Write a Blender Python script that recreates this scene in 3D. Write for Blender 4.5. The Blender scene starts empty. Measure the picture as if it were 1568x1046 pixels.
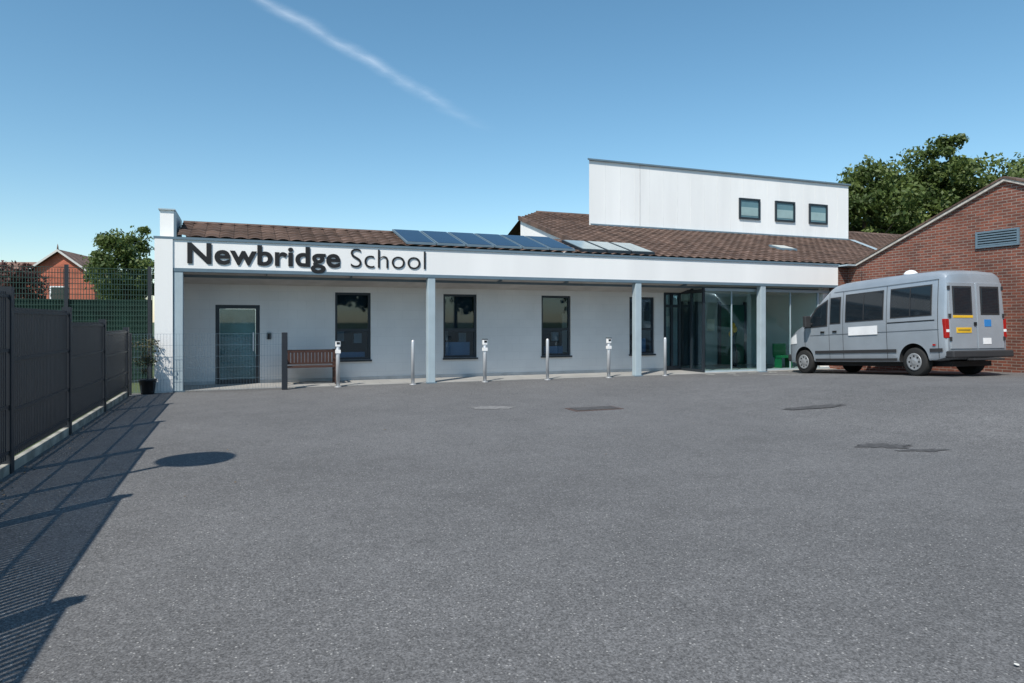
import bpy, bmesh, math, random
import numpy as np
from mathutils import Vector, Matrix
random.seed(7); rng=np.random.default_rng(7)
SC=bpy.context.scene
ANG=math.atan2(.3681,.9298)
P0=(-7.25,14.6)
def w2(u,v): return (P0[0]+.9298*u-.3681*v, P0[1]+.3681*u+.9298*v)
def hgt(u,v):
    t=min(1,max(0,(u-8.5)/5.5)); t=t*t*(3-2*t)
    d=-v-.8
    d=0.5*(d+math.sqrt(d*d+.1))
    return .7*(1-math.exp(-.1*d))*t

# ---------------------------------------------------------------- materials
def newmat(name):
    m=bpy.data.materials.new(name); m.use_nodes=True
    nt=m.node_tree; b=nt.nodes['Principled BSDF']; return m,nt,b
def N(nt,typ,**k):
    n=nt.nodes.new(typ)
    for a,val in k.items():
        if a in n.inputs: n.inputs[a].default_value=val
        else: setattr(n,a,val)
    return n
def L(nt,a,b): nt.links.new(a,b)
def simple(name,col,rough=.5,metal=0,var=.12,scale=3.0,bump=0,bscale=60,streak=False):
    m,nt,b=newmat(name)
    tc=N(nt,'ShaderNodeTexCoord'); mp=N(nt,'ShaderNodeMapping')
    L(nt,tc.outputs['Object'],mp.inputs['Vector'])
    if streak: mp.inputs['Scale'].default_value=(1,1,.12)
    no=N(nt,'ShaderNodeTexNoise'); no.inputs['Scale'].default_value=scale; no.inputs['Detail'].default_value=6
    L(nt,mp.outputs[0],no.inputs['Vector'])
    r=N(nt,'ShaderNodeMapRange'); r.inputs['From Min'].default_value=.3; r.inputs['From Max'].default_value=.7
    r.inputs['To Min'].default_value=1-var; r.inputs['To Max'].default_value=1+var*.5
    L(nt,no.outputs['Fac'],r.inputs['Value'])
    mx=N(nt,'ShaderNodeVectorMath',operation='SCALE'); mx.inputs[0].default_value=col
    L(nt,r.outputs[0],mx.inputs['Scale']); L(nt,mx.outputs[0],b.inputs['Base Color'])
    b.inputs['Roughness'].default_value=rough; b.inputs['Metallic'].default_value=metal
    if bump:
        n2=N(nt,'ShaderNodeTexNoise'); n2.inputs['Scale'].default_value=bscale; n2.inputs['Detail'].default_value=4
        L(nt,tc.outputs['Object'],n2.inputs['Vector'])
        bp=N(nt,'ShaderNodeBump'); bp.inputs['Strength'].default_value=bump; bp.inputs['Distance'].default_value=.01
        L(nt,n2.outputs['Fac'],bp.inputs['Height']); L(nt,bp.outputs[0],b.inputs['Normal'])
    return m
def mat_brick(name,c1,c2,mort,bw=.225,rh=.075,ms=.009,bump=.4,var=.25):
    m,nt,b=newmat(name)
    tc=N(nt,'ShaderNodeTexCoord')
    br=N(nt,'ShaderNodeTexBrick'); L(nt,tc.outputs['UV'],br.inputs['Vector'])
    br.inputs['Scale'].default_value=1; br.inputs['Brick Width'].default_value=bw; br.inputs['Row Height'].default_value=rh
    br.inputs['Mortar Size'].default_value=ms; br.inputs['Mortar Smooth'].default_value=.2
    br.inputs['Color1'].default_value=(*c1,1); br.inputs['Color2'].default_value=(*c2,1); br.inputs['Mortar'].default_value=(*mort,1)
    no=N(nt,'ShaderNodeTexNoise'); no.inputs['Scale'].default_value=1.3; no.inputs['Detail'].default_value=8
    L(nt,tc.outputs['Object'],no.inputs['Vector'])
    r=N(nt,'ShaderNodeMapRange'); r.inputs['From Min'].default_value=.3; r.inputs['From Max'].default_value=.7
    r.inputs['To Min'].default_value=1-var; r.inputs['To Max'].default_value=1+var
    L(nt,no.outputs['Fac'],r.inputs['Value'])
    mx=N(nt,'ShaderNodeVectorMath',operation='SCALE'); L(nt,br.outputs['Color'],mx.inputs[0]); L(nt,r.outputs[0],mx.inputs['Scale'])
    L(nt,mx.outputs[0],b.inputs['Base Color'])
    bp=N(nt,'ShaderNodeBump'); bp.inputs['Strength'].default_value=bump; bp.inputs['Distance'].default_value=.006; bp.invert=True
    L(nt,br.outputs['Fac'],bp.inputs['Height']); L(nt,bp.outputs[0],b.inputs['Normal'])
    b.inputs['Roughness'].default_value=.85
    return m
def mat_asphalt():
    m,nt,b=newmat('asphalt')
    tc=N(nt,'ShaderNodeTexCoord'); O=tc.outputs['Object']
    def noise(s,d=5,r=.6):
        n=N(nt,'ShaderNodeTexNoise'); n.inputs['Scale'].default_value=s; n.inputs['Detail'].default_value=d; n.inputs['Roughness'].default_value=r
        L(nt,O,n.inputs['Vector']); return n.outputs['Fac']
    def mr(x,a,bb,c,d):
        n=N(nt,'ShaderNodeMapRange'); n.inputs['From Min'].default_value=a; n.inputs['From Max'].default_value=bb
        n.inputs['To Min'].default_value=c; n.inputs['To Max'].default_value=d; L(nt,x,n.inputs['Value']); return n.outputs[0]
    def mul(a,c):
        n=N(nt,'ShaderNodeMath',operation='MULTIPLY'); L(nt,a,n.inputs[0]); L(nt,c,n.inputs[1]); return n.outputs[0]
    f=mul(mr(noise(.35,4),.3,.7,.86,1.1), mr(noise(2.2,5),.3,.7,.9,1.1))
    f=mul(f, mr(noise(55,3,.7),.25,.75,.5,1.5))
    f=mul(f, mr(noise(14,4,.7),.3,.7,.82,1.18))
    # old drips and stains
    f=mul(f, mr(noise(1.1,8,.72),.60,.72,1.0,.80))
    vo=N(nt,'ShaderNodeTexVoronoi'); vo.inputs['Scale'].default_value=70; L(nt,O,vo.inputs['Vector'])
    sx=N(nt,'ShaderNodeSeparateColor'); L(nt,vo.outputs['Color'],sx.inputs[0])
    st=mr(sx.outputs[0],.92,.97,0,1)
    vd=mr(vo.outputs['Distance'],.25,.45,1,0)
    st=mul(st,vd)
    vo2=N(nt,'ShaderNodeTexVoronoi'); vo2.inputs['Scale'].default_value=120; L(nt,O,vo2.inputs['Vector'])
    sx2=N(nt,'ShaderNodeSeparateColor'); L(nt,vo2.outputs['Color'],sx2.inputs[0])
    f=mul(f, mr(sx2.outputs[1],0,1,.62,1.38))
    col=N(nt,'ShaderNodeVectorMath',operation='SCALE'); col.inputs[0].default_value=(.124,.122,.122); L(nt,f,col.inputs['Scale'])
    mix=N(nt,'ShaderNodeMix',data_type='RGBA'); L(nt,st,mix.inputs['Factor']); L(nt,col.outputs[0],mix.inputs[6]); mix.inputs[7].default_value=(.38,.37,.35,1)
    L(nt,mix.outputs[2],b.inputs['Base Color']); b.inputs['Roughness'].default_value=.92
    bp=N(nt,'ShaderNodeBump'); bp.inputs['Strength'].default_value=.5; bp.inputs['Distance'].default_value=.006
    L(nt,noise(110,3,.7),bp.inputs['Height']); L(nt,bp.outputs[0],b.inputs['Normal'])
    return m
def mat_glass(name,tint=(.75,.85,.85),refl=.06,top=.35):
    m,nt,b=newmat(name); nt.nodes.remove(b); out=nt.nodes['Material Output']
    t=N(nt,'ShaderNodeBsdfTransparent'); t.inputs[0].default_value=(*tint,1)
    g=N(nt,'ShaderNodeBsdfGlossy'); g.inputs['Roughness'].default_value=.02; g.inputs[0].default_value=(.8,.93,1,1)
    lw=N(nt,'ShaderNodeLayerWeight'); lw.inputs[0].default_value=.25
    r=N(nt,'ShaderNodeMapRange'); r.inputs['To Min'].default_value=refl; r.inputs['To Max'].default_value=top; L(nt,lw.outputs['Fresnel'],r.inputs['Value'])
    mx=N(nt,'ShaderNodeMixShader'); L(nt,r.outputs[0],mx.inputs[0]); L(nt,t.outputs[0],mx.inputs[1]); L(nt,g.outputs[0],mx.inputs[2]); L(nt,mx.outputs[0],out.inputs[0])
    return m
def mat_leaf(name,c1,c2):
    m,nt,b=newmat(name); out=nt.nodes['Material Output']
    tc=N(nt,'ShaderNodeTexCoord'); n1=N(nt,'ShaderNodeTexNoise'); n1.inputs['Scale'].default_value=.8; n1.inputs['Detail'].default_value=8
    L(nt,tc.outputs['Object'],n1.inputs['Vector'])
    r=N(nt,'ShaderNodeMapRange'); r.inputs['From Min'].default_value=.35; r.inputs['From Max'].default_value=.65; L(nt,n1.outputs['Fac'],r.inputs['Value'])
    mix=N(nt,'ShaderNodeMix',data_type='RGBA'); mix.inputs[6].default_value=(*c1,1); mix.inputs[7].default_value=(*c2,1); L(nt,r.outputs[0],mix.inputs['Factor'])
    L(nt,mix.outputs[2],b.inputs['Base Color']); b.inputs['Roughness'].default_value=.6
    tr=N(nt,'ShaderNodeBsdfTranslucent'); L(nt,mix.outputs[2],tr.inputs[0])
    mx=N(nt,'ShaderNodeMixShader'); mx.inputs[0].default_value=.35; L(nt,b.outputs[0],mx.inputs[1]); L(nt,tr.outputs[0],mx.inputs[2]); L(nt,mx.outputs[0],out.inputs[0])
    return m
def mat_tile(name,c1,c2):
    m,nt,b=newmat(name); tc=N(nt,'ShaderNodeTexCoord')
    br=N(nt,'ShaderNodeTexBrick'); br.offset=0; L(nt,tc.outputs['UV'],br.inputs['Vector']); br.inputs['Scale'].default_value=1
    br.inputs['Brick Width'].default_value=.3; br.inputs['Row Height'].default_value=.33; br.inputs['Mortar Size'].default_value=.006
    br.inputs['Color1'].default_value=(*c1,1); br.inputs['Color2'].default_value=(*c2,1); br.inputs['Mortar'].default_value=(c1[0]*.4,c1[1]*.4,c1[2]*.4,1)
    no=N(nt,'ShaderNodeTexNoise'); no.inputs['Scale'].default_value=2; no.inputs['Detail'].default_value=8; L(nt,tc.outputs['Object'],no.inputs['Vector'])
    r=N(nt,'ShaderNodeMapRange'); r.inputs['From Min'].default_value=.3; r.inputs['From Max'].default_value=.7; r.inputs['To Min'].default_value=.65; r.inputs['To Max'].default_value=1.35
    L(nt,no.outputs['Fac'],r.inputs['Value'])
    mx=N(nt,'ShaderNodeVectorMath',operation='SCALE'); L(nt,br.outputs['Color'],mx.inputs[0]); L(nt,r.outputs[0],mx.inputs['Scale']); L(nt,mx.outputs[0],b.inputs['Base Color'])
    b.inputs['Roughness'].default_value=.8
    return m
WHITE=simple('white_render',(.86,.85,.83),.6,var=.06,scale=1.2,streak=True)
WHITEB=simple('white_cladding',(.87,.87,.855),.55,var=.09,scale=1.0,streak=True)
BLOCK=mat_brick('painted_block',(.70,.69,.67),(.685,.675,.655),(.64,.63,.615),.44,.225,.005,.15,.05)
STEEL=simple('blue_grey_steel',(.38,.46,.50),.45,var=.1)
STEELD=simple('blue_grey_trim',(.13,.19,.235),.45,var=.1)
FRAME=simple('dark_frame',(.018,.026,.034),.4)
BLACK=simple('black_paint',(.006,.006,.007),.6)
SOFFIT=simple('soffit',(.50,.46,.42),.7,var=.15)
PAVE=mat_brick('paving',(.34,.33,.31),(.30,.295,.28),(.2,.2,.2),.6,.6,.008,.2,.12)
TILE=mat_tile('brown_tile',(.085,.052,.038),(.15,.095,.072))
TILE2=mat_tile('grey_brown_tile',(.17,.10,.075),(.24,.14,.10))
BRICK=mat_brick('red_brick',(.215,.065,.038),(.115,.042,.03),(.24,.20,.17))
BRICKH=mat_brick('orange_brick',(.45,.10,.05),(.38,.08,.04),(.40,.20,.14))
SOLAR=simple('solar_glass',(.006,.013,.038),.16,var=.2)
SKYL=simple('rooflight_glass',(.30,.36,.36),.2)
GLASS=mat_glass('window_glass',(.66,.76,.82),.05,.22)
LGLASS=mat_glass('lobby_glass',(.82,.91,.91),.04,.16)
BLUEGL=simple('tinted_glass',(.12,.22,.25),.06)
ASPH=mat_asphalt()
ALU=simple('galvanised_steel',(.62,.63,.64),.4,.4)
FENCE=simple('fence_charcoal',(.017,.021,.028),.5)
CONC=simple('concrete',(.36,.34,.29),.85,var=.6,scale=4,bump=.3)
WOOD=simple('bench_wood',(.065,.028,.019),.55,var=.3,scale=12)
BARK=simple('bark',(.09,.07,.05),.9,var=.3,bump=.5)

# ---------------------------------------------------------------- mesh helpers
def empty(name,loc=(0,0,0),rot=(0,0,0)):
    o=bpy.data.objects.new(name,None); o.empty_display_size=.3; o.location=loc; o.rotation_euler=rot; SC.collection.objects.link(o); return o
def eloc(name,u,v,z=0,extra=0): x,y=w2(u,v); return empty(name,(x,y,z),(0,0,ANG+extra))
def uvbox(me):
    uv=me.uv_layers.new(name='UVMap')
    for p in me.polygons:
        n=p.normal; a=(abs(n.x),abs(n.y),abs(n.z)); k=a.index(max(a))
        for li in p.loop_indices:
            c=me.vertices[me.loops[li].vertex_index].co
            uv.data[li].uv=(c.y,c.z) if k==0 else ((c.x,c.z) if k==1 else (c.x,c.y))
def mesh(name,vs,fs,mat,parent=None,smooth=False,bevel=0,uv=True):
    me=bpy.data.meshes.new(name); me.from_pydata([tuple(v) for v in vs],[],[tuple(f) for f in fs]); me.validate()
    bm=bmesh.new(); bm.from_mesh(me); bmesh.ops.recalc_face_normals(bm,faces=bm.faces); bm.to_mesh(me); bm.free()
    if uv: uvbox(me)
    if smooth:
        for p in me.polygons: p.use_smooth=True
    me.materials.append(mat)
    o=bpy.data.objects.new(name,me); SC.collection.objects.link(o)
    if parent: o.parent=parent
    if bevel:
        b=o.modifiers.new('b','BEVEL'); b.width=bevel; b.segments=2; b.limit_method='ANGLE'
    return o
def boxd(x0,x1,y0,y1,z0,z1):
    return [(x0,y0,z0),(x1,y0,z0),(x1,y1,z0),(x0,y1,z0),(x0,y0,z1),(x1,y0,z1),(x1,y1,z1),(x0,y1,z1)],[(0,3,2,1),(4,5,6,7),(0,1,5,4),(1,2,6,5),(2,3,7,6),(3,0,4,7)]
def box(name,x0,x1,y0,y1,z0,z1,mat,parent=None,bevel=0):
    v,f=boxd(x0,x1,y0,y1,z0,z1); return mesh(name,v,f,mat,parent,bevel=bevel)
def boxes(name,lst,mat,parent=None,bevel=0):
    V=[];F=[]
    for b in lst:
        v,f=boxd(*b); k=len(V); V+=v; F+=[tuple(i+k for i in q) for q in f]
    return mesh(name,V,F,mat,parent,bevel=bevel)
def rings(name,prof,mat,parent=None,seg=20,axis='z',loc=(0,0,0),smooth=True):
    V=[];F=[]
    for r,z in prof:
        for i in range(seg):
            a=2*math.pi*i/seg; c,s=r*math.cos(a),r*math.sin(a)
            p=(c,s,z) if axis=='z' else ((c,z,s) if axis=='y' else (z,c,s))
            V.append((p[0]+loc[0],p[1]+loc[1],p[2]+loc[2]))
    for j in range(len(prof)-1):
        for i in range(seg):
            F.append((j*seg+i,j*seg+(i+1)%seg,(j+1)*seg+(i+1)%seg,(j+1)*seg+i))
    F.append(tuple(range(seg))); F.append(tuple((len(prof)-1)*seg+i for i in range(seg)))
    o=mesh(name,V,F,mat,parent)
    if smooth:
        for p in o.data.polygons:
            if len(p.vertices)==4: p.use_smooth=True
    return o
def extr(name,poly,x0,x1,mat,parent=None):
    n=len(poly); V=[(x0,a,b) for a,b in poly]+[(x1,a,b) for a,b in poly]
    F=[tuple(range(n)),tuple(range(2*n-1,n-1,-1))]+[(i,(i+1)%n,n+(i+1)%n,n+i) for i in range(n)]
    return mesh(name,V,F,mat,parent)
def tiled(name,us,u1,v0,v1,zf,mat,parent,sgn=1):
    V=[];F=[]; n=int((u1-us(v0))/.05); rows=[]
    k=int(math.ceil((v1-v0)/.33))
    for j in range(k):
        a=v0+(v1-v0)*j/k; b=v0+(v1-v0)*(j+1)/k
        rows+= [(a,.045),(b-.001*1,.0)]
    for (v,lift) in rows:
        for i in range(n+1):
            u=us(v)+(u1-us(v))*i/n
            V.append((u,v,zf(v)+lift+.04*abs(math.sin(math.pi*u/.3))))
    for j in range(len(rows)-1):
        for i in range(n):
            a=j*(n+1)+i; F.append((a,a+1,a+n+2,a+n+1))
    return mesh(name,V,F,mat,parent)

# ---------------------------------------------------------------- ground
def grid(name,u0,u1,v0,v1,st,mat,parent,off=0,h=True):
    nu=max(2,int((u1-u0)/st)); nv=max(2,int((v1-v0)/st)); V=[];F=[]
    for j in range(nv+1):
        for i in range(nu+1):
            u=u0+(u1-u0)*i/nu; v=v0+(v1-v0)*j/nv; V.append((u,v,(hgt(u,v) if h else 0)+off))
    for j in range(nv):
        for i in range(nu):
            a=j*(nu+1)+i; F.append((a,a+1,a+nu+2,a+nu+1))
    return mesh(name,V,F,mat,parent,smooth=True)
GRASS=simple('grass',(.06,.085,.03),.9,var=.5,scale=.6)
g=mesh('ground',[(-1500,-1500,-.03),(1500,-1500,-.03),(1500,4000,-.03),(-1500,4000,-.03)],[(0,1,2,3)],GRASS)
yard=grid('asphalt_yard',-.95,30,-60,.02,.25,ASPH,None); yard.location=(P0[0],P0[1],0); yard.rotation_euler=(0,0,ANG)

def blob(name,x,y,rx,ry,mat,off=.006,n=26,rough=.25,rot=0):
    V=[];cx,cy=x,y
    for i in range(n):
        a=2*math.pi*i/n; k=1+rough*(random.random()-.5)*2
        px=rx*k*math.cos(a); py=ry*k*math.sin(a)
        px,py=px*math.cos(rot)-py*math.sin(rot),px*math.sin(rot)+py*math.cos(rot)
        X,Y=cx+px,cy+py
        u=(X-P0[0])*.9298+(Y-P0[1])*.3681; v=-(X-P0[0])*.3681+(Y-P0[1])*.9298
        V.append((X,Y,hgt(u,v)+off))
    u=(cx-P0[0])*.9298+(cy-P0[1])*.3681; v=-(cx-P0[0])*.3681+(cy-P0[1])*.9298
    V.append((cx,cy,hgt(u,v)+off))
    return mesh(name,V,[(i,(i+1)%n,n) for i in range(n)],mat)
TAR=simple('tar_patch',(.075,.072,.072),.85,var=.45,scale=20)
PALE=simple('pale_patch',(.21,.205,.2),.9,var=.3,scale=15)
RUST=simple('rusty_iron',(.12,.08,.07),.7,.2,var=.4,scale=25)
blob('asphalt_patch',-.33,11.95,.42,.22,PALE)
blob('oil_stain',5.0,11.35,.5,.15,TAR,off=.01)
blob('oil_stain',4.5,8.25,.3,.13,TAR,rough=.5)
blob('oil_stain',4.85,7.95,.3,.07,TAR,rough=.5)
c=empty('manhole_cover',(1.42,11.8,0),(0,0,ANG))
box('cover_frame',-.46,.46,-.22,.22,-.02,.008,RUST,c); box('cover_plate',-.4,.4,-.17,.17,0,.014,TAR,c)
blob('pale_stone',2.195,2.97,.010,.012,simple('pale_stone_mat',(.7,.68,.62),.8),off=.012,n=9)
LINE=simple('worn_road_paint',(.6,.6,.55),.8,var=.6,scale=14)
for k,(uu,va,vb) in enumerate([(15.0,-2.4,-1.0),(14.2,-.95,-.7),(17.5,-.9,-.6)]):
    g_=grid('bay_marking',uu-.05,uu+.05,va,vb,.1,LINE,None,off=.007); g_.location=(P0[0],P0[1],0); g_.rotation_euler=(0,0,ANG)
for k in range(7):
    uu=13.6+k*.75
    g_=grid('bay_marking',uu,uu+.3,-.32,-.24,.1,LINE,None,off=.007); g_.location=(P0[0],P0[1],0); g_.rotation_euler=(0,0,ANG)
V=[];Fq=[]
for i in range(420):
    if i<300: u=-.72+abs(random.gauss(0,.14)); v=random.uniform(-14,-.2)
    else: u=random.uniform(-.5,13); v=random.uniform(-10,-.2)
    a=random.random()*6.3; s=random.uniform(.008,.02); k=len(V)
    z=hgt(u,v)+.012
    for j,(p,q) in enumerate(((-1,0),(0,-.6),(1,0),(0,.6))):
        V.append((u+s*(p*math.cos(a)-q*math.sin(a)),v+s*(p*math.sin(a)+q*math.cos(a)),z+random.uniform(0,.01)))
    Fq.append((k,k+1,k+2,k+3))
o=mesh('fallen_leaves',V,Fq,simple('dry_leaf',(.14,.10,.06),.8,var=.4,scale=3)); o.location=(P0[0],P0[1],0); o.rotation_euler=(0,0,ANG)

# ---------------------------------------------------------------- school building
B=empty('school_building',(P0[0],P0[1],0),(0,0,ANG))
zt=3.27
box('fascia_board',0,18.86,0,.12,2.66,zt,WHITE,B)
box('fascia_capping',-.37,18.9,-.03,.2,zt,zt+.055,STEELD,B)
box('fascia_drip_rail',0.002,18.86,-.012,.14,2.585,2.66,STEELD,B)
box('end_pier',-.35,-.003,-.03,1.0,0,zt-.002,WHITE,B)
box('left_wall',-.35,-.01,1.002,15,0,zt-.01,BLOCK,B)
box('parapet_upstand',-.34,-.06,.9,2.3,zt+.01,4.02,WHITE,B)
box('parapet_flashing',-.058,.0,.85,2.35,zt,3.99,STEELD,B)
box('parapet_capping',-.37,-.03,.86,2.34,4.021,4.05,STEEL,B)
mesh('canopy_soffit',[(0,.14,2.64),(18.8,.14,2.64),(18.8,1.39,2.40),(0,1.39,2.40),(0,.14,2.70),(18.8,.14,2.70),(18.8,1.39,2.60),(0,1.39,2.60)],
     [(0,1,2,3),(4,5,6,7),(0,1,5,4),(1,2,6,5),(2,3,7,6),(3,0,4,7)],SOFFIT,B)
boxes('soffit_joints',[(.1,18.7,.55,.6,2.50,2.565)]+[(u-.006,u+.006,.2,.55,2.55,2.60) for u in (1.9,3.8,7.6,9.5,13.3)],STEELD,B)
for k,u in enumerate([.10,5.685,11.56,15.9]):
    box('canopy_column_%d'%(k+1),u-.095,u+.095,.0,.19,0.0,2.584,STEEL,B,bevel=.012)
    box('column_foot_%d'%(k+1),u-.13,u+.13,-.03,.22,0,.025,STEELD,B)
box('paving',0,18.86,.024,1.4,-.02,.022,PAVE,B)
ops=[(.785,1.774,.022,1.91),(3.555,4.45,.54,2.25),(6.38,7.32,.54,2.25),(9.25,10.17,.54,2.25),(12.12,12.99,.54,2.25)]
segs=[];pu=0
for (a,b,z0,z1) in ops:
    segs.append((pu,a,1.4,1.65,0,2.5)); segs.append((a,b,1.4,1.65,z1,2.5))
    if z0>.1: segs.append((a,b,1.4,1.65,0,z0))
    pu=b
segs.append((pu,13.36,1.4,1.65,0,2.5))
boxes('front_wall',segs,BLOCK,B)
box('plinth_band',0,.78,1.385,1.399,.022,.10,simple('plinth',(.5,.5,.49),.8,var=.2),B)
box('plinth_band_r',1.78,13.36,1.385,1.399,.022,.10,simple('plinth2',(.5,.5,.49),.8,var=.2),B)
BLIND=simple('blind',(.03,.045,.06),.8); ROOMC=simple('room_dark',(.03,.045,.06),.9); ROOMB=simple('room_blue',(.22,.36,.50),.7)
def window(a,b,z0,z1,y,tag,par,fr=.06,sub=True):
    ww=[(a,b,y,y+.07,z0,z0+fr),(a,b,y,y+.07,z1-fr,z1),(a,a+fr,y,y+.07,z0+fr,z1-fr),(b-fr,b,y,y+.07,z0+fr,z1-fr)]
    if sub:
        zm=z0+(z1-z0)*.44; ww.append((a+fr,b-fr,y,y+.07,zm-.035,zm+.035))
    boxes('window_frame_'+tag,ww,FRAME,par)
    box('window_glass_'+tag,a+fr,b-fr,y+.03,y+.036,z0+fr,z1-fr,GLASS,par)
for i,(a,b,z0,z1) in enumerate(ops[1:]):
    t=str(i+1)
    window(a,b,z0,z1,1.45,t,B)
    box('window_sill_'+t,a-.02,b+.02,1.34,1.449,z0-.045,z0-.001,FRAME,B)
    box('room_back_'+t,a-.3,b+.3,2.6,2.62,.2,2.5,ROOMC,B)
    box('window_blind_'+t,a+.07,b-.07,1.60,1.605,z1-(.45,.95,.5,.4)[i],z1-.06,BLIND,B)
    box('room_furniture_'+t,a+.05+.1*i,b-.1,1.72,1.8,.5,(.72,.95,.8,1.0)[i],ROOMB,B)
    boxes('room_shelf_'+t,[(a+.1,a+.3,2.0,2.1,1.0,1.25),(b-.35,b-.15,1.9,2.0,.95,1.2)],simple('paper_'+t,(.45,.46,.46),.8),B)
a,b,z0,z1=ops[0]
boxes('door_frame',[(a,a+.09,1.42,1.5,z0,z1),(b-.09,b,1.42,1.5,z0,z1),(a+.09,b-.09,1.42,1.5,z1-.09,z1),(a+.09,b-.09,1.42,1.5,z0,z0+.1)],FRAME,B)
box('door_pane',a+.09,b-.09,1.45,1.456,z0+.1,z1-.09,LGLASS,B)
box('door_reflection',a+.10,b-.10,1.475,1.48,z0+.1,z1-.1,simple('reflection_tint',(.16,.25,.28),.4,var=.45,scale=1.5),B)  # bluish sheet behind the pane, reflected light painted into its colour
boxes('door_handle',[(b-.16,b-.13,1.38,1.41,.8,1.25),(b-.155,b-.135,1.4,1.45,.82,.84),(b-.155,b-.135,1.4,1.45,1.2,1.22)],ALU,B)
box('entry_panel',b+.16,b+.26,1.36,1.399,1.08,1.24,BLACK,B,bevel=.005)
mull=[]
for u in [13.36,13.62,13.9]: mull.append((u-.035,u+.035,1.38,1.46,0,2.42))
mull+=[(13.36,13.95,1.385,1.455,1.95,2.03),(13.36,13.95,1.385,1.455,2.34,2.42),(13.36,13.95,1.385,1.455,.02,.16)]
for v in [.3,.85]: mull.append((13.915,13.985,v-.03,v+.03,0.02,2.5))
mull+=[(13.92,13.98,.3,1.4,2.36,2.47),(13.92,13.98,.3,1.4,.02,.10)]
boxes('entrance_frame',mull,FRAME,B)
boxes('screen_rails',[(13.95,18.8,.27,.33,2.42,2.50),(13.95,18.8,.27,.33,.02,.07),(14.95,14.975,.28,.32,.07,2.42),(16.05,16.11,.27,.33,.07,2.42),(17.2,17.225,.28,.32,.07,2.42),(18.3,18.36,.27,.33,.07,2.42)],STEEL,B)
box('entrance_glass_return',13.947,13.953,.33,1.38,.10,2.36,LGLASS,B)
box('entrance_glass_screen',13.98,16.05,.298,.304,.07,2.42,LGLASS,B)
box('entrance_glass_side',16.11,18.3,.298,.304,.07,2.42,LGLASS,B)
box('entrance_glass_door',13.4,13.9,1.42,1.426,.16,2.34,GLASS,B)
LOB=simple('lobby_wall',(.40,.46,.44),.7)
box('lobby_back_wall',13.3,18.85,3.2,3.3,0,2.6,LOB,B)
box('lobby_left_wall',13.2,13.3,1.65,3.2,0,2.6,LOB,B)
box('lobby_right_wall',18.6,18.85,.34,3.2,0,2.6,WHITE,B)
box('lobby_floor',13.36,18.6,1.401,3.2,-.02,.022,simple('lobby_floor',(.3,.3,.29),.3),B)
box('lobby_ceiling',13.3,18.85,1.65,3.2,2.5,2.6,WHITE,B)
GREEN=simple('green_door',(.012,.11,.07),.4)
box('lobby_green_door',16.85,17.85,3.14,3.199,.02,2.1,GREEN,B)
boxes('lobby_door_frame',[(16.75,16.85,3.12,3.199,.02,2.2),(17.85,17.95,3.12,3.199,.02,2.2),(15.2,15.28,3.12,3.199,.02,2.2),(16.1,16.18,3.12,3.199,.02,2.2)],FRAME,B)
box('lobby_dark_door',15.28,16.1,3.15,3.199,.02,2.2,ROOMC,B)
boxes('lobby_notices',[(14.2,14.5,3.17,3.199,1.3,1.7),(14.6,14.85,3.17,3.199,1.35,1.7),(16.3,16.6,3.17,3.199,1.2,1.6)],simple('notice',(.7,.7,.6),.8),B)
YD=simple('display_yellow',(.75,.42,.03),.6)
for k,(du_,dz,r_) in enumerate([(0,1.25,.12),(.16,1.14,.09),(-.15,1.1,.10),(-.04,1.4,.08)]):
    rings('display_flower_%d'%k,[(.01,-.02),(r_*.7,0),(r_,.015),(r_*.4,.03),(.01,.035)],YD if k!=1 else GREEN,B,seg=9,axis='y',loc=(16.75+du_,2.3,dz))
rings('display_vase',[(.10,.02),(.12,.1),(.12,.5),(.05,.75),(.03,1.2)],FRAME,B,loc=(16.75,2.35,0))
boxes('lobby_seat',[(17.45,17.95,.9,1.3,.35,.42),(17.45,17.95,1.26,1.32,.42,.8),(17.47,17.5,.95,1.25,.02,.35),(17.9,17.93,.95,1.25,.02,.35)],simple('green_seat',(.02,.22,.09),.5),B)
zr=lambda v:3.27+.305*v
tiled('wing_roof_tiles',lambda v:.06,10.6,.12,2.0,zr,TILE,B)
mesh('wing_roof_back',[(.06,2.0,zr(2)),(10.6,2.0,zr(2)),(10.6,6,2.7),(.06,6,2.7)],[(0,1,2,3)],TILE,B)
extr('wing_ridge',[(1.9,zr(2)+.02),(2.0,zr(2)+.07),(2.1,zr(2)+.02),(2.0,zr(2)-.03)],.06,10.6,TILE,B)
tiled('main_roof_tiles',lambda v:10.6 if v<6.3 else 10.6+(v-6.3)*1.4/1.75,33,.12,8.05,zr,TILE,B)
mesh('main_roof_back',[(12,8.05,zr(8.05)),(33,8.05,zr(8.05)),(33,16,3.2),(12,16,3.2),(10.6,6.3,zr(6.3)),(10.6,12,3.2)],[(0,1,2,3),(4,0,3,5)],TILE,B)
mesh('gable_cheek',[(10.62,2,3.0),(10.62,6.3,3.0),(10.62,6.3,zr(6.3)-.03),(10.62,2,zr(2)-.03),(10.7,2,3.0),(10.7,6.3,3.0),(10.7,6.3,zr(6.3)-.03),(10.7,2,zr(2)-.03)],
     [(0,1,2,3),(4,5,6,7),(0,1,5,4),(1,2,6,5),(2,3,7,6),(3,0,4,7)],WHITE,B)
mesh('verge_board',[(10.54,2,zr(2)-.06),(10.54,6.35,zr(6.35)-.06),(10.54,6.35,zr(6.35)+.09),(10.54,2,zr(2)+.09),(10.615,2,zr(2)-.06),(10.615,6.35,zr(6.35)-.06),(10.615,6.35,zr(6.35)+.09),(10.615,2,zr(2)+.09)],
     [(0,1,2,3),(4,5,6,7),(0,1,5,4),(1,2,6,5),(2,3,7,6),(3,0,4,7)],TILE,B)
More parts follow.
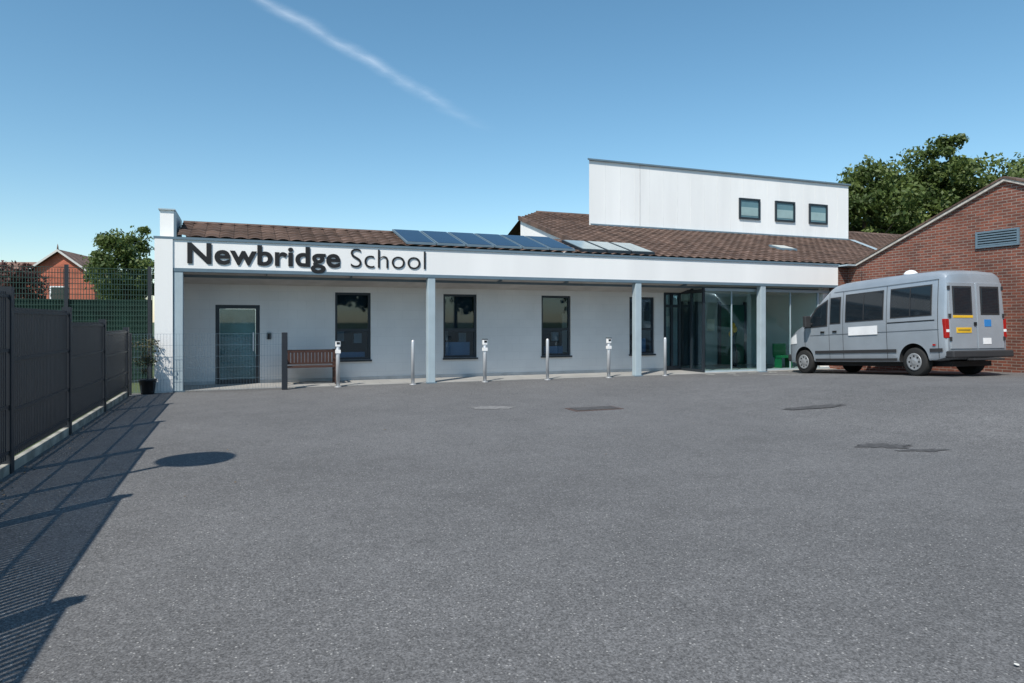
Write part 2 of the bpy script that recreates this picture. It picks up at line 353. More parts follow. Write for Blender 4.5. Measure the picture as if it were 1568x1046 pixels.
extr('main_ridge',[(7.9,zr(8)+.03),(8.05,zr(8.05)+.1),(8.2,zr(8)+.03),(8.05,zr(8)-.05)],12,33,TILE,B)
def slab(name,u0,u1,v0,v1,t0,t1,mat):
    V=[(u0,v0,zr(v0)+t0),(u1,v0,zr(v0)+t0),(u1,v1,zr(v1)+t0),(u0,v1,zr(v1)+t0),(u0,v0,zr(v0)+t1),(u1,v0,zr(v0)+t1),(u1,v1,zr(v1)+t1),(u0,v1,zr(v1)+t1)]
    return mesh(name,V,[(0,3,2,1),(4,5,6,7),(0,1,5,4),(1,2,6,5),(2,3,7,6),(3,0,4,7)],mat,B)
n=6; u0=5.1; du=(9.75-5.1)/n
for i in range(n):
    slab('solar_frame_%d'%(i+1),u0+i*du+.02,u0+(i+1)*du-.02,.25,1.98,.07,.12,STEELD)
    slab('solar_panel_%d'%(i+1),u0+i*du+.06,u0+(i+1)*du-.06,.29,1.94,.09,.128,SOLAR)
for i in range(3):
    a=9.95+i*.78
    slab('rooflight_frame_%d'%(i+1),a,a+.74,.25,1.55,.05,.13,FRAME)
    slab('rooflight_glass_%d'%(i+1),a+.05,a+.69,.3,1.5,.08,.14,SKYL)
slab('small_rooflight_frame',18.55,19.25,2.1,2.7,.05,.12,STEELD); slab('small_rooflight_glass',18.62,19.18,2.16,2.64,.08,.13,simple('bright_rooflight',(.6,.6,.55),.3))
slab('roof_flashing',13,25.3,5.4,5.49,.05,.10,STEELD)
mesh('valley_flashing',[(25.3,5.4,zr(5.4)+.08),(25.6,5.4,zr(5.4)+.08),(23.3,1.0,zr(1.0)+.08),(23.0,1.0,zr(1.0)+.08)],[(0,1,2,3)],STEEL,B)
cl=[(12.95,5.5),(25.37,5.5),(25.37,9.5),(19,9.5)]
V=[(a,b,4.6) for a,b in cl]+[(a,b,7.30) for a,b in cl]
mesh('clerestory_block',V,[(0,1,2,3),(4,5,6,7),(0,1,5,4),(1,2,6,5),(2,3,7,6),(3,0,4,7)],WHITEB,B)
cl2=[(12.85,5.43),(25.45,5.43),(25.45,9.6),(18.9,9.6)]
V=[(a,b,7.302) for a,b in cl2]+[(a,b,7.36) for a,b in cl2]
mesh('clerestory_capping',V,[(0,1,2,3),(4,5,6,7),(0,1,5,4),(1,2,6,5),(2,3,7,6),(3,0,4,7)],STEELD,B)
box('cladding_joint',15.05,15.075,5.492,5.499,4.9,7.3,simple('joint',(.6,.6,.6)),B)
boxes('cladding_seams',[(u,u+.012,5.495,5.499,4.9,7.3) for u in np.arange(13.6,25.3,.62)],simple('seam',(.79,.79,.78)),B)
for i,(a,b) in enumerate([(19.59,20.62),(21.39,22.41),(23.17,24.16)]):
    boxes('clerestory_window_frame_%d'%(i+1),[(a,b,5.44,5.5,5.58,5.65),(a,b,5.44,5.5,6.33,6.4),(a,a+.07,5.44,5.5,5.65,6.33),(b-.07,b,5.44,5.5,5.65,6.33)],FRAME,B)
    box('clerestory_window_glass_%d'%(i+1),a+.07,b-.07,5.48,5.498,5.65,6.33,BLUEGL,B)
    box('clerestory_window_blind_%d'%(i+1),a+.1,b-.1,5.47,5.479,5.72,6.05,simple('pale_blind%d'%i,(.30,.42,.42),.3),B)
box('rear_wall',-.35,25,14.9,15.1,0,3.2,BLOCK,B)
box('right_wall',19.0,19.29,.36,3.3,0,3.3,WHITE,B)
box('brick_return',18.862,19.298,.03,.35,0,3.22,BRICK,B)
# ---- sign lettering
def lettering(name,body,u0,u1,zb,zc,off,mat,parent):
    def tomesh(txt):
        cu=bpy.data.curves.new(name,'FONT'); cu.body=txt; cu.size=1; cu.offset=off; cu.extrude=.004; cu.resolution_u=6; cu.space_character=1.04 if off>0 else 1.0
        o=bpy.data.objects.new(name+'_tmp',cu); SC.collection.objects.link(o)
        bpy.context.view_layer.update()
        dg=bpy.context.evaluated_depsgraph_get(); me=bpy.data.meshes.new_from_object(o.evaluated_get(dg)); bpy.data.objects.remove(o); return me
    cm=tomesh('N'); cap=max(v.co.y for v in cm.vertices)
    me=tomesh(body)
    xs=[v.co.x for v in me.vertices]; mn,mxx=min(xs),max(xs)
    for v in me.vertices:
        x,y,z=v.co
        v.co=(u0+(x-mn)/(mxx-mn)*(u1-u0), -.018-z, zb+(y/cap)*(zc-zb))
    me.materials.clear(); me.materials.append(mat)
    r=bpy.data.objects.new(name,me); SC.collection.objects.link(r); r.parent=parent; return r
S=empty('school_name_sign',(P0[0],P0[1],0),(0,0,ANG))
lettering('bold_letters','Newbridge',.277,3.50,2.78,3.215,.027,BLACK,S)
lettering('light_letters','School',3.735,5.53,2.78,3.215,-.012,BLACK,S)

# ---------------------------------------------------------------- brick building right
R=empty('brick_building',(P0[0],P0[1],0),(0,0,ANG))
prof=[(.35,0),(.35,3.22),(-.35,3.25),(-4.81,5.05),(-9.3,3.2),(-9.3,0)]
extr('brick_walls',prof,19.3,31,BRICK,R)
def rslab(name,a,b,mat,x0,x1,t0,t1):
    (y0,z0),(y1,z1)=a,b
    V=[(x0,y0,z0+t0),(x1,y0,z0+t0),(x1,y1,z1+t0),(x0,y1,z1+t0),(x0,y0,z0+t1),(x1,y0,z0+t1),(x1,y1,z1+t1),(x0,y1,z1+t1)]
    mesh(name,V,[(0,3,2,1),(4,5,6,7),(0,1,5,4),(1,2,6,5),(2,3,7,6),(3,0,4,7)],mat,R)
VERGE=simple('verge_mortar',(.50,.46,.41),.8,var=.3,scale=10)
rslab('verge_back',(-.35,3.25),(-4.81,5.05),VERGE,19.22,19.5,.005,.075)
rslab('verge_front',(-4.812,5.05),(-9.5,3.12),VERGE,19.22,19.5,.005,.075)
rslab('roof_back',(-.35,3.25),(-4.81,5.05),TILE,19.2,31,.08,.13)
rslab('roof_front',(-4.812,5.05),(-9.5,3.12),TILE,19.2,31,.08,.13)
rslab('flat_capping',(.4,3.225),(-.36,3.25),STEEL,18.86,19.5,.005,.05)
lou=[(19.25,19.299,-5.15,-4.07,3.42,3.47),(19.25,19.299,-5.15,-4.07,3.8,3.85),(19.25,19.299,-5.15,-5.1,3.47,3.8),(19.25,19.299,-4.12,-4.07,3.47,3.8)]+[(19.262,19.299,-5.1,-4.12,3.48+i*.065,3.515+i*.065) for i in range(5)]
boxes('louvre_vent',lou,STEELD,R)
box('louvre_back',19.285,19.298,-5.1,-4.12,3.47,3.8,BLACK,R)

# ---------------------------------------------------------------- boundary fence
F=empty('boundary_fence',(P0[0],P0[1],0),(0,0,ANG))
def ftop(v): return max(1.25,min(2.2,1.77-(v+8.43)*.061))
v=-.6; k=0; slats=[];rails=[];posts=[];boards=[]
while v>-20:
    v2=v-2.5; ht=ftop((v+v2)/2+.4)
    posts.append((-.85,-.75,v-.05,v+.05,0,ht+.05))
    y=v-.1
    while y>v2+.05:
        slats.append((-.80,-.785,y-.019,y+.019,.14,ht)); y-=.062
    for z in (.2,ht*.36,ht*.67,ht-.06): rails.append((-.784,-.765,v2+.05,v-.05,z,z+.03))
    boards.append((-.83,-.765,v2+.05,v-.05,-.02,.10))
    v=v2;k+=1
boxes('slats',slats,FENCE,F); boxes('rails',rails,FENCE,F); boxes('posts',posts,FENCE,F); boxes('gravel_boards',boards,CONC,F)
G=empty('wire_mesh_fence',(P0[0],P0[1],0),(0,0,ANG))
wires=[(u-.0018,u+.0018,-.3,-.2965,.05,1.25) for u in np.arange(-.75,2.2,.06)]+[(-.78,2.2,-.304,-.3,z-.002,z+.002) for z in np.arange(.05,1.27,.24)]
boxes('wires',wires,STEELD,G)
boxes('posts',[(2.19,2.31,-.36,-.24,0,1.27),(-.8,-.74,-.33,-.27,0,1.27)],FENCE,G,bevel=.01)
SF=eloc('sports_fence',-8,3.2)
GF=simple('green_mesh',(.01,.04,.032),.6)
posts=[(u-.04,u+.04,-.04,.04,0,2.9) for u in np.arange(0,7.3,1.8)]
boxes('posts',posts,FENCE,SF)
wires=[(u-.006,u+.006,-.006,.006,.05,2.8) for u in np.arange(0,7.3,.06)]+[(0,7.25,-.012,-.006,z-.008,z+.008) for z in np.arange(.1,2.85,.13)]
boxes('mesh_panels',wires,GF,SF)
box('windbreak_net',0,7.25,.02,.03,.05,2.05,simple('windbreak',(.012,.045,.03),.8,var=.6,scale=2.5),SF)
PB=eloc('potted_shrub',-.46,-.2); rings('pot',[(.12,0),(.13,.03),(.16,.26),(.175,.27),(.175,.31),(.14,.31)],BLACK,PB)

# ---------------------------------------------------------------- bollards
for i,u in enumerate([3.43,5.19,7.02,8.74,10.55,12.34]):
    h=hgt(u,-.12)
    if i%2==0:
        o=eloc('lit_bollard',u,-.12,h)
        rings('post',[(.045,0),(.045,.92),(.04,.93)],ALU,o)
        rings('base_flange',[(.08,0),(.08,.012)],ALU,o)
        box('reader_head',-.055,.055,-.05,.05,.93,1.06,WHITE,o,bevel=.01)
        box('reader_panel',-.035,.035,-.058,-.051,.99,1.04,BLACK,o)
        box('cap',-.06,.06,-.055,.055,1.061,1.08,FRAME,o)
        box('band',-.055,.055,-.055,.055,.78,.86,WHITE,o)
    else:
        o=eloc('steel_bollard',u,-.12,h)
        rings('post',[(.04,0),(.04,1.03),(.03,1.06),(.015,1.07)],ALU,o)
        rings('base_flange',[(.08,0),(.08,.012)],ALU,o)
# ---------------------------------------------------------------- bench
o=eloc('park_bench',2.9,.75,.022)
bx=[]
for x in (-.57,.57): bx+=[(x-.03,x+.03,-.27,-.21,0,.6),(x-.03,x+.03,.2,.26,0,.82),(x-.03,x+.03,-.3,.22,.58,.62),(x-.025,x+.025,-.21,.2,.34,.39)]
boxes('legs_and_arms',bx,WOOD,o)
boxes('seat',[(-.6,.6,-.25+i*.1,-.25+i*.1+.075,.40,.425) for i in range(5)],WOOD,o)
boxes('backrest',[(-.54,.54,.19,.215,.74,.81),(-.54,.54,.19,.215,.46,.5)]+[(x-.03,x+.03,.195,.212,.5,.74) for x in np.linspace(-.48,.48,13)],WOOD,o)

o=empty('street_lamp',(-5.0,4.5,0))
rings('pole',[(.07,0),(.07,1.0),(.045,1.02),(.035,4.0)],FENCE,o)
rings('lantern',[(.05,3.9),(.30,3.98),(.40,4.08),(.36,4.18),(.15,4.26),(.02,4.28)],FENCE,o)

# ---------------------------------------------------------------- van
vx,vy=9.43+.93*.956,16.0+.93*.292
VAN=empty('parked_minibus',(vx,vy,.232),(0,math.radians(3.15),math.atan2(.956,-.292)))
PAINT=simple('silver_paint',(.37,.41,.45),.28,.35,var=.10,scale=2)
VG=simple('van_glass',(.012,.018,.024),.05); PLAST=simple('black_plastic',(.03,.03,.032),.6); TYRE=simple('tyre',(.015,.015,.015),.85)
RED=simple('red_lens',(.35,.012,.01),.15); YEL=simple('yellow_sign',(.72,.42,.02),.5); BLUES=simple('blue_sticker',(.03,.2,.5),.5); VW=simple('van_white',(.8,.8,.8),.4)
def W(z): 
    return .93-.02*max(0,.7-z)-.075*max(0,z-1.05)**1.6*1.0
ST=[(-.86,2.18,.46,.93),(-.83,2.30,.42,.975),(-.76,2.37,.40,.995),(-.6,2.41,.36,1),(0,2.43,.32,1),(.8,2.44,.32,1),(1.6,2.44,.32,1),(2.2,2.43,.32,1),(2.5,2.39,.32,1),(2.68,2.30,.32,.997),(2.95,2.10,.32,.99),(3.25,1.86,.32,.98),(3.5,1.64,.32,.975),(3.68,1.46,.32,.97),(3.8,1.37,.32,.96),(4.05,1.27,.31,.94),(4.25,1.16,.30,.90),(4.38,1.02,.30,.85),(4.45,.82,.32,.80),(4.46,.6,.36,.78)]
def interp(s,k):
    for a,b in zip(ST,ST[1:]):
        if s<=b[0]:
            t=(s-a[0])/(b[0]-a[0]); t=max(0,t); return a[k]*(1-t)+b[k]*t
    return ST[-1][k]
V=[];Fc=[];NL=9
for (s,zt_,zb_,ns) in ST:
    H=zt_-zb_; sh=min(.14,H*.3)
    half=[(0,zb_),(W(zb_)*ns*.75,zb_),(W(zb_)*ns-.02,zb_+.02)]
    for i in range(NL):
        z=zb_+.06+(zt_-sh-zb_-.06)*i/(NL-1); half.append((W(z)*ns,z))
    wt=W(zt_-sh)*ns
    half+=[(wt-.02,zt_-sh*.55),(wt-.06,zt_-sh*.2),(wt-.14,zt_),(wt*.5,zt_+.02),(0,zt_+.028)]
    ring=half+[(-y,z) for y,z in half[-2:0:-1]]
    V+=[(s,y,z) for y,z in ring]
m=len(ring)
for j in range(len(ST)-1):
    for i in range(m): Fc.append((j*m+i,j*m+(i+1)%m,(j+1)*m+(i+1)%m,(j+1)*m+i))
Fc.append(tuple(range(m))); Fc.append(tuple((len(ST)-1)*m+i for i in range(m)))
body=mesh('body',V,Fc,PAINT,None)
cv=[]
for s in (0,3.7):
    for sg in (1,-1):
        cv.append(rings('cut',[(.41,.60*sg),(.41,1.2*sg)],PLAST,None,seg=36,axis='y',loc=(s,0,.36)))
for c_ in cv:
    md=body.modifiers.new('x','BOOLEAN'); md.operation='DIFFERENCE'; md.solver='EXACT'; md.object=c_
    try: md.material_mode='TRANSFER'
    except Exception: pass
bpy.context.view_layer.update()
dg=bpy.context.evaluated_depsgraph_get()
nm=bpy.data.meshes.new_from_object(body.evaluated_get(dg))
body.modifiers.clear(); body.data=nm; body.parent=VAN
for p in nm.polygons: p.use_smooth=len(p.vertices)<=4
try:
    nm.set_sharp_from_angle(angle=math.radians(30))
except Exception as e: print(e)
for c_ in cv: bpy.data.objects.remove(c_)
def spatch(name,poly,mat,off=.008,sg=1,nx=8,nz=6):
    V=[];Fq=[]
    (a,b,c,d)=poly
    for j in range(nz+1):
        t=j/nz
        for i in range(nx+1):
            q=i/nx
            s=(a[0]*(1-q)+b[0]*q)*(1-t)+(d[0]*(1-q)+c[0]*q)*t
            z=(a[1]*(1-q)+b[1]*q)*(1-t)+(d[1]*(1-q)+c[1]*q)*t
            V.append((s,sg*(W(z)*interp(s,3)+off),z))
    for j in range(nz):
        for i in range(nx):
            k=j*(nx+1)+i; Fq.append((k,k+1,k+nx+2,k+nx+1))
    return mesh(name,V,Fq,mat,VAN,smooth=True)
def rect(s0,s1,z0,z1): return [(s0,z0),(s1,z0),(s1,z1),(s0,z1)]
CURT=simple('van_seat_shape',(.05,.055,.06),.7)
for sg,t in ((1,'l'),(-1,'r')):
    for nme,r_ in (('rear',(-.50,.60,1.42,2.08)),('mid',(.86,2.05,1.40,2.08)),('small',(2.27,2.60,1.38,2.04))):
        spatch('window_seal_%s_%s'%(nme,t),rect(r_[0]-.03,r_[1]+.03,r_[2]-.03,r_[3]+.03),PLAST,.008,sg)
        spatch('window_%s_%s'%(nme,t),rect(*r_),VG,.014,sg)
        if nme!='small': spatch('window_bar_%s_%s'%(nme,t),rect((r_[0]+r_[1])/2-.012,(r_[0]+r_[1])/2+.012,r_[2],r_[3]),PLAST,.018,sg,nx=1)
    spatch('door_window_seal_'+t,[(2.72,1.30),(3.66,1.28),(3.18,1.84),(2.72,2.04)],PLAST,.008,sg)
    spatch('door_window_'+t,[(2.76,1.34),(3.55,1.32),(3.14,1.80),(2.76,1.98)],VG,.014,sg)
    spatch('lower_trim_'+t,rect(.46,3.22,.56,.64),PLAST,.02,sg,nx=14,nz=2)
    spatch('rear_trim_'+t,rect(-.78,-.46,.56,.64),PLAST,.02,sg,nx=4,nz=2)
    spatch('sill_'+t,rect(.46,3.22,.36,.42),PLAST,.012,sg,nx=14,nz=2)
    for k,s in enumerate((.74,2.16,2.66,-.68)):
        spatch('panel_gap_%d_%s'%(k,t),rect(s-.006,s+.006,.42,2.2),BLACK,.006,sg,nx=1,nz=12)
    spatch('door_gap_front_'+t,[(3.62,.42),(3.632,.42),(3.632,1.28),(3.62,1.28)],BLACK,.006,sg,nx=1,nz=8)
    spatch('slide_rail_'+t,rect(-.6,.72,1.27,1.295),BLACK,.007,sg)
    spatch('body_crease_'+t,rect(-.7,3.4,1.06,1.075),simple('shade_'+t,(.17,.19,.21),.4,.5),.006,sg,nx=20,nz=1)
    spatch('gutter_'+t,rect(-.7,2.5,2.2,2.215),simple('gutter_'+t,(.17,.19,.21),.4,.5),.012,sg,nx=20,nz=1)
    for k,s in enumerate((2.36,2.82)):
        spatch('door_handle_%d_%s'%(k,t),rect(s,s+.16,1.12,1.17),BLACK,.022,sg,nx=2,nz=1)
    boxes('mirror_'+t,[(3.28,3.40,sg*.98 if sg>0 else -1.16,sg*.98+.18 if sg>0 else -.98,1.30,1.62),(3.3,3.36,min(sg*.9,sg*1.0),max(sg*.9,sg*1.0),1.36,1.42)],PLAST,VAN,bevel=.02)
    box('tail_light_'+t,-.865,-.77,min(sg*.80,sg*.915),max(sg*.80,sg*.915),.86,1.30,RED,VAN,bevel=.015)
    box('tail_light_white_'+t,-.868,-.80,min(sg*.81,sg*.90),max(sg*.81,sg*.90),1.0,1.06,VW,VAN)
    spatch('side_marker_'+t,rect(-.62,-.54,.7,.74),RED,.02,sg,nx=1,nz=1)
    spatch('head_light_'+t,[(3.98,.86),(4.36,.84),(4.30,1.02),(4.0,1.14)],VW,.012,sg)
spatch('side_sign',rect(1.0,1.95,1.02,1.24),VW,.024,1)
Vw=[];Fw=[]
sl=[2.72,2.95,3.25,3.5,3.64]
for s in sl:
    zt_=interp(s,1)
    for i in range(9):
        y=-.76+1.52*i/8; Vw.append((s+.012,y,zt_+.035-.02*abs(y)/.76*1.2))
for j in range(len(sl)-1):
    for i in range(8): k=j*9+i; Fw.append((k,k+1,k+10,k+9))
mesh('windscreen',Vw,Fw,VG,VAN,smooth=True)
xr=-.866
def rbox(name,y0,y1,z0,z1,mat,d=.02,bev=0): return box(name,xr-d,xr+.015,min(y0,y1),max(y0,y1),z0,z1,mat,VAN,bevel=bev)
rbox('rear_door_left',.02,.80,.62,2.12,PAINT,.012,.008); rbox('rear_door_right',-.80,-.02,.62,2.12,PAINT,.012,.008)
rbox('rear_seal_left',.12,.70,1.38,2.04,PLAST,.018,.01); rbox('rear_seal_right',-.70,-.12,1.38,2.04,PLAST,.018,.01)
rbox('rear_window_left',.16,.66,1.42,2.0,VG,.024,.01); rbox('rear_window_right',-.66,-.16,1.42,2.0,VG,.024,.01)
rbox('yellow_strip',.12,.70,1.32,1.375,YEL,.02)
rbox('number_plate',.18,.62,.98,1.10,YEL,.022); rbox('plate_letters',.22,.58,1.02,1.06,simple('plate_dark',(.3,.19,.02)),.024)
rbox('blue_disc',-.22,-.42,1.12,1.28,BLUES,.02); rbox('white_notice',-.16,-.40,.72,.86,VW,.02)
rbox('rear_handle',.03,.10,1.14,1.22,BLACK,.035)
boxes('rear_bumper',[(-1.02,-.78,-.9,.9,.42,.58)],PLAST,VAN,bevel=.03)
boxes('rear_step',[(-1.14,-.95,-.45,.45,.36,.40)],PLAST,VAN,bevel=.01)
boxes('hinges',[(xr-.03,xr,y,y+.05,z,z+.09) for y in (.77,-.82) for z in (.8,1.32,1.95)],PLAST,VAN)
rings('roof_dome',[(.16,0),(.15,.05),(.10,.10),(.03,.125)],VW,VAN,loc=(.5,.35,2.45))
rings('aerial',[(.008,0),(.004,.4)],BLACK,VAN,loc=(2.4,0,2.42),seg=6)
boxes('front_grille',[(4.44,4.475,-.5,.5,.62,.78)],PLAST,VAN)
boxes('front_bumper',[(4.2,4.52,-.80,.80,.34,.56)],PLAST,VAN,bevel=.05)
boxes('underbody',[(-.7,4.1,-.6,.6,.22,.34)],BLACK,VAN)
RIM=simple('wheel_silver',(.36,.37,.38),.4,.4)
for s in (0,3.7):
    for sg in (1,-1):
        y=.80*sg
        wn='wheel_%s%s'%('rear' if s==0 else 'front','_l' if sg>0 else '_r')
        we=empty(wn,(s,y,.335)); we.parent=VAN
        rings('tyre',[(.20,-.11),(.30,-.11),(.33,-.09),(.335,0),(.33,.09),(.30,.11),(.20,.11)],TYRE,we,seg=32,axis='y')
        rings('rim',[(r_,q*sg) for r_,q in ((.205,.111),(.20,.128),(.17,.118),(.10,.114),(.07,.13),(.04,.135))],RIM,we,seg=24,axis='y')
        hl=[]
        for k in range(8):
            a=k*math.pi/4; hl.append((.135*math.cos(a)-.018,.135*math.cos(a)+.018,min(sg*.112,sg*.1225),max(sg*.112,sg*.1225),.135*math.sin(a)-.018,.135*math.sin(a)+.018))
        boxes('rim_holes',hl,BLACK,we)

# ---------------------------------------------------------------- trees
LEAF=mat_leaf('leaf_green',(.055,.09,.02),(.15,.20,.05)); LEAFR=mat_leaf('leaf_purple',(.07,.025,.025),(.14,.06,.045))
LEAFD=mat_leaf('leaf_dark',(.035,.06,.016),(.09,.13,.035)); LEAFP=mat_leaf('leaf_olive',(.05,.06,.025),(.13,.11,.05))
def tree(name,x,y,zc,rx,rz,nclump,per,leaf,mat,trunk=.22,csize=1.0,base=None,parent=None,z0=0):
    o=parent or empty(name,(x,y,0),(0,0,random.random()*6))
    zb=zc-rz*.55
    if parent is None: rings('trunk',[(trunk*1.4,-.05),(trunk,.5),(trunk*.8,zb),(trunk*.45,zc),(trunk*.1,zc+rz*.7)],BARK,o,seg=10)
    else: rings('stem',[(trunk,z0),(trunk*.7,zc),(trunk*.2,zc+rz*.6)],BARK,o,seg=8)
    cs=[]
    while len(cs)<nclump:
        p=rng.uniform(-1,1,3); d=np.linalg.norm(p)
        if d>1 or d<.35: continue
        f=1+.18*math.sin(3*math.atan2(p[1],p[0])+x)+.10*math.sin(7*p[2]+y)
        cs.append((p[0]*rx*f,p[1]*rx*f,zc+p[2]*rz*f))
    VV=[];FF=[]
    for c in cs[:14]:
        s0=np.array((0,0,zb*.8+random.random()*rz*.5)); e=np.array(c); dd=e-s0; a=np.cross(dd,(0,0,1.)); a/=np.linalg.norm(a)+1e-6; b=np.cross(dd,a); b/=np.linalg.norm(b)+1e-6
        k=len(VV)
        for (pt,r) in ((s0,trunk*.4),(s0+dd*.5+np.array((0,0,-.1*rz*.3)),trunk*.22),(e,trunk*.06)):
            for i in range(5):
                an=i*2*math.pi/5; VV.append(tuple(pt+r*(math.cos(an)*a+math.sin(an)*b)))
        for j in range(2):
            for i in range(5): FF.append((k+j*5+i,k+j*5+(i+1)%5,k+j*5+5+(i+1)%5,k+j*5+5+i))
    mesh('limbs',VV,FF,BARK,o)
    C=np.repeat(np.array(cs),per,axis=0); n=len(C)
    sz=np.repeat(rng.uniform(.5,1.3,nclump)*csize,per)
    d=rng.normal(size=(n,3)); d/=np.linalg.norm(d,axis=1)[:,None]; rad=rng.uniform(0.2,1,n)**.6*rng.uniform(.85,1.25,n)
    P=C+d*(rad*sz)[:,None]*np.array([1,1,.75])
    nr=d+rng.normal(size=(n,3))*.7; nr/=np.linalg.norm(nr,axis=1)[:,None]
    t=np.cross(nr,rng.normal(size=(n,3))); t/=np.linalg.norm(t,axis=1)[:,None]; bt=np.cross(nr,t)
    s=(leaf*rng.uniform(.6,1.3,n))[:,None]
    verts=np.stack([P-t*s,P-bt*s*.55,P+t*s,P+bt*s*.55],axis=1).reshape(-1,3)
    faces=np.arange(n*4).reshape(-1,4)
    me=bpy.data.meshes.new('foliage'); me.from_pydata(verts.tolist(),[],faces.tolist()); me.materials.append(mat)
    f=bpy.data.objects.new('foliage',me); SC.collection.objects.link(f); f.parent=o
    return o
tree('broadleaf_tree',23.2,45,8.2,2.9,3.2,110,150,.16,LEAF,csize=.9)
tree('broadleaf_tree',28.2,46,9.0,3.2,3.9,150,150,.16,LEAF,csize=.9)
tree('broadleaf_tree',33.4,45,8.7,3.2,3.8,140,150,.16,LEAF,csize=.9)
tree('broadleaf_tree',37.5,47,8.6,3.2,3.8,80,150,.16,LEAF)
tree('broadleaf_tree',25.8,50,9.0,3.4,3.2,80,130,.17,LEAF)
tree('broadleaf_tree',31.0,50,9.2,3.4,3.2,80,130,.17,LEAF)
tree('broadleaf_tree',-18.7,33,3.75,1.7,2.05,95,170,.09,LEAF,trunk=.12,csize=.5)
tree('broadleaf_tree',-17.0,36,2.8,1.2,1.5,50,140,.10,LEAF,trunk=.1,csize=.5)
tree('purple_shrub',-23.2,32,3.2,1.1,.9,36,140,.09,LEAFR,trunk=.08,csize=.5)
tree('shrub',0,0,.80,.22,.42,13,45,.028,LEAFP,trunk=.015,csize=.14,parent=PB,z0=.25)
# unseen trees added behind the camera so window glass reflects dark foliage
for k in range(8):
    x,y=w2(-12+k*9.5,-62-3*(k%2))
    tree('reflection_tree',x,y,6.0+(k%3),4.6,3.6,40,60,.5,LEAFD,trunk=.25,csize=1.5)
# ---------------------------------------------------------------- houses on left
H=empty('brick_house',(-37.8,57,0),(0,0,math.radians(12)))
hp=[(-2.7,0),(2.7,0),(2.7,5.3),(0,7.35),(-2.7,5.3)]
V=[(a,-.0,b) for a,b in hp]+[(a,9,b) for a,b in hp]
mesh('walls',V,[tuple(range(5)),tuple(range(9,4,-1))]+[(i,(i+1)%5,5+(i+1)%5,5+i) for i in range(5)],BRICKH,H)
for sg in (1,-1):
    V=[(sg*3.0,-.35,5.12),(0,-.35,7.4),(0,9.3,7.4),(sg*3.0,9.3,5.12),(sg*3.0,-.35,5.27),(0,-.35,7.55),(0,9.3,7.55),(sg*3.0,9.3,5.27)]
    mesh('roof_slope_%s'%('r' if sg>0 else 'l'),V,[(0,1,2,3),(4,5,6,7),(0,1,5,4),(1,2,6,5),(2,3,7,6),(3,0,4,7)],TILE2,H)
    V=[(sg*3.02,-.4,5.08),(0,-.4,7.36),(0,-.36,7.36),(sg*3.02,-.36,5.08),(sg*3.02,-.4,5.26),(0,-.4,7.56),(0,-.36,7.56),(sg*3.02,-.36,5.26)]
    mesh('barge_board_%s'%('r' if sg>0 else 'l'),V,[(0,1,2,3),(4,5,6,7),(0,1,5,4),(1,2,6,5),(2,3,7,6),(3,0,4,7)],simple('barge%d'%sg,(.6,.58,.55),.6),H)
box('window_pane',-.6,.6,-.03,0.02,3.2,4.4,VG,H); boxes('window_frame',[(-.7,.7,-.05,-.031,3.1,3.2),(-.7,.7,-.05,-.031,4.4,4.5),(-.7,-.6,-.05,-.031,3.2,4.4),(.6,.7,-.05,-.031,3.2,4.4)],VW,H)
rings('ridge_finial',[(.08,7.5),(.05,7.8),(.01,8.0)],TILE2,H,seg=8,loc=(0,-.3,0))
H2=empty('brick_house',(-47,62,0),(0,0,math.radians(5)))
box('walls',-8,5,0,8,0,5.2,BRICKH,H2)
extr('roof',[(-.5,5.0),(4,7.3),(8.5,5.0)],-8.4,5.4,TILE2,H2)
box('window_pane',-3,-1.6,-.03,.0,3,4.2,VG,H2); box('window_pane_r',1,2.4,-.03,.0,3,4.2,VG,H2)

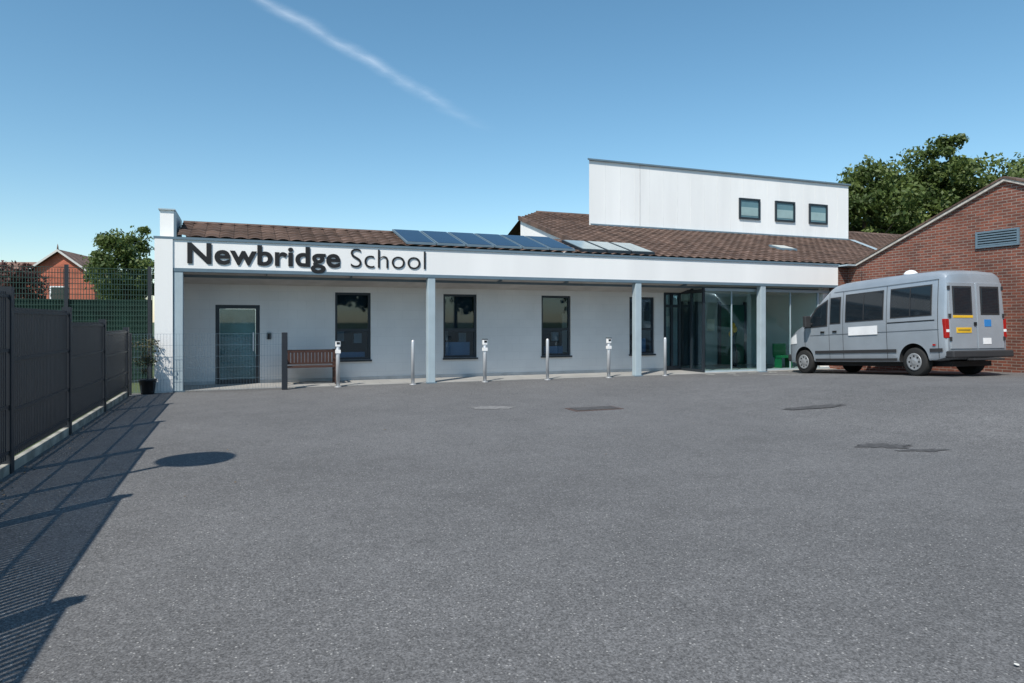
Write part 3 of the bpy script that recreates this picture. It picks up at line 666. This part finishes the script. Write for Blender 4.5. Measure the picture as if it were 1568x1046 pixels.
# ---------------------------------------------------------------- contrail
def mat_trail():
    m,nt,b=newmat('contrail_vapour'); nt.nodes.remove(b); out=nt.nodes['Material Output']
    tc=N(nt,'ShaderNodeTexCoord'); sp=N(nt,'ShaderNodeSeparateXYZ'); L(nt,tc.outputs['UV'],sp.inputs[0])
    def M_(op,a,bv=None,c=None):
        n=N(nt,'ShaderNodeMath',operation=op)
        for i,x in enumerate((a,bv,c)):
            if x is None: continue
            if isinstance(x,(int,float)): n.inputs[i].default_value=x
            else: L(nt,x,n.inputs[i])
        return n.outputs[0]
    nz=N(nt,'ShaderNodeTexNoise'); nz.inputs['Scale'].default_value=.006; nz.inputs['Detail'].default_value=4; nz.inputs['Roughness'].default_value=.55; L(nt,tc.outputs['Object'],nz.inputs['Vector'])
    dx=M_('ADD',sp.outputs[1],M_('MULTIPLY',M_('SUBTRACT',nz.outputs['Fac'],.5),.4))
    d=M_('ABSOLUTE',M_('SUBTRACT',dx,.5)); f=M_('SUBTRACT',1.0,M_('MULTIPLY',d,2.5)); f=M_('MAXIMUM',f,0.0); f=M_('POWER',f,1.7)
    n2=N(nt,'ShaderNodeTexNoise'); n2.inputs['Scale'].default_value=.009; n2.inputs['Detail'].default_value=6; L(nt,tc.outputs['Object'],n2.inputs['Vector'])
    r=N(nt,'ShaderNodeMapRange'); r.inputs['From Min'].default_value=.3; r.inputs['From Max'].default_value=.7; r.inputs['To Min'].default_value=.35; r.inputs['To Max'].default_value=1; L(nt,n2.outputs['Fac'],r.inputs['Value'])
    f=M_('MULTIPLY',f,r.outputs[0])
    e=N(nt,'ShaderNodeMapRange'); e.inputs['From Min'].default_value=1.0; e.inputs['From Max'].default_value=.45; e.inputs['To Min'].default_value=0; e.inputs['To Max'].default_value=1; L(nt,sp.outputs[0],e.inputs['Value'])
    f=M_('MULTIPLY',M_('MULTIPLY',f,e.outputs[0]),.26)
    t=N(nt,'ShaderNodeBsdfTransparent'); d_=N(nt,'ShaderNodeBsdfTranslucent'); d_.inputs[0].default_value=(.9,.9,.9,1)
    mx=N(nt,'ShaderNodeMixShader'); L(nt,f,mx.inputs[0]); L(nt,t.outputs[0],mx.inputs[1]); L(nt,d_.outputs[0],mx.inputs[2]); L(nt,mx.outputs[0],out.inputs[0])
    return m
A=Vector((-965,1750,1000)); Bq=Vector((-90,3600,1000)); dr=(Bq-A); nn_=30; side=Vector((dr.y,-dr.x,0)).normalized()
V=[];Fq=[]
for i in range(nn_+1):
    p=A+dr*i/nn_+side*16*math.sin(i/nn_*5) 
    hw=60+60*i/nn_
    V+=[tuple(p-side*hw),tuple(p+side*hw)]
me=bpy.data.meshes.new('contrail'); me.from_pydata(V,[],[(2*i,2*i+1,2*i+3,2*i+2) for i in range(nn_)])
uv=me.uv_layers.new(name='UVMap')
for lp in me.loops: 
    vi=lp.vertex_index; uv.data[lp.index].uv=((vi//2)/nn_,vi%2)
me.materials.append(mat_trail()); o=bpy.data.objects.new('contrail',me); SC.collection.objects.link(o)

# ---------------------------------------------------------------- light, sky, camera
EL=math.radians(50.7); az=Vector((.46,.89,0)).normalized()
ld=Vector((az.x*math.cos(EL),az.y*math.cos(EL),-math.sin(EL)))
sl_=bpy.data.lights.new('sun','SUN'); sl_.energy=5.0; sl_.angle=math.radians(.5); sl_.color=(1,.95,.87)
so=bpy.data.objects.new('sun',sl_); SC.collection.objects.link(so); so.rotation_euler=ld.to_track_quat('-Z','Y').to_euler(); so.location=(-20,-30,40)
w=bpy.data.worlds.new('World'); SC.world=w; w.use_nodes=True; nt=w.node_tree
bg=nt.nodes['Background']; sk=nt.nodes.new('ShaderNodeTexSky'); sk.sky_type='NISHITA'; sk.sun_disc=False
sk.sun_elevation=EL; sk.sun_rotation=math.atan2(-az.x,-az.y); sk.altitude=0; sk.air_density=1.0; sk.dust_density=.3; sk.ozone_density=2.0
hs=nt.nodes.new('ShaderNodeHueSaturation'); hs.inputs['Saturation'].default_value=1.15; hs.inputs['Hue'].default_value=.485
nt.links.new(sk.outputs[0],hs.inputs['Color']); nt.links.new(hs.outputs[0],bg.inputs[0]); bg.inputs[1].default_value=.15
cd=bpy.data.cameras.new('camera'); co=bpy.data.objects.new('camera',cd); SC.collection.objects.link(co); SC.camera=co
co.location=(0,0,1.5); co.rotation_euler=(math.radians(90),0,0); cd.lens=24; cd.sensor_width=36; cd.shift_y=-.019; cd.clip_end=12000; cd.clip_start=.1
SC.view_settings.view_transform='Standard'; SC.view_settings.look='None'; SC.view_settings.exposure=0
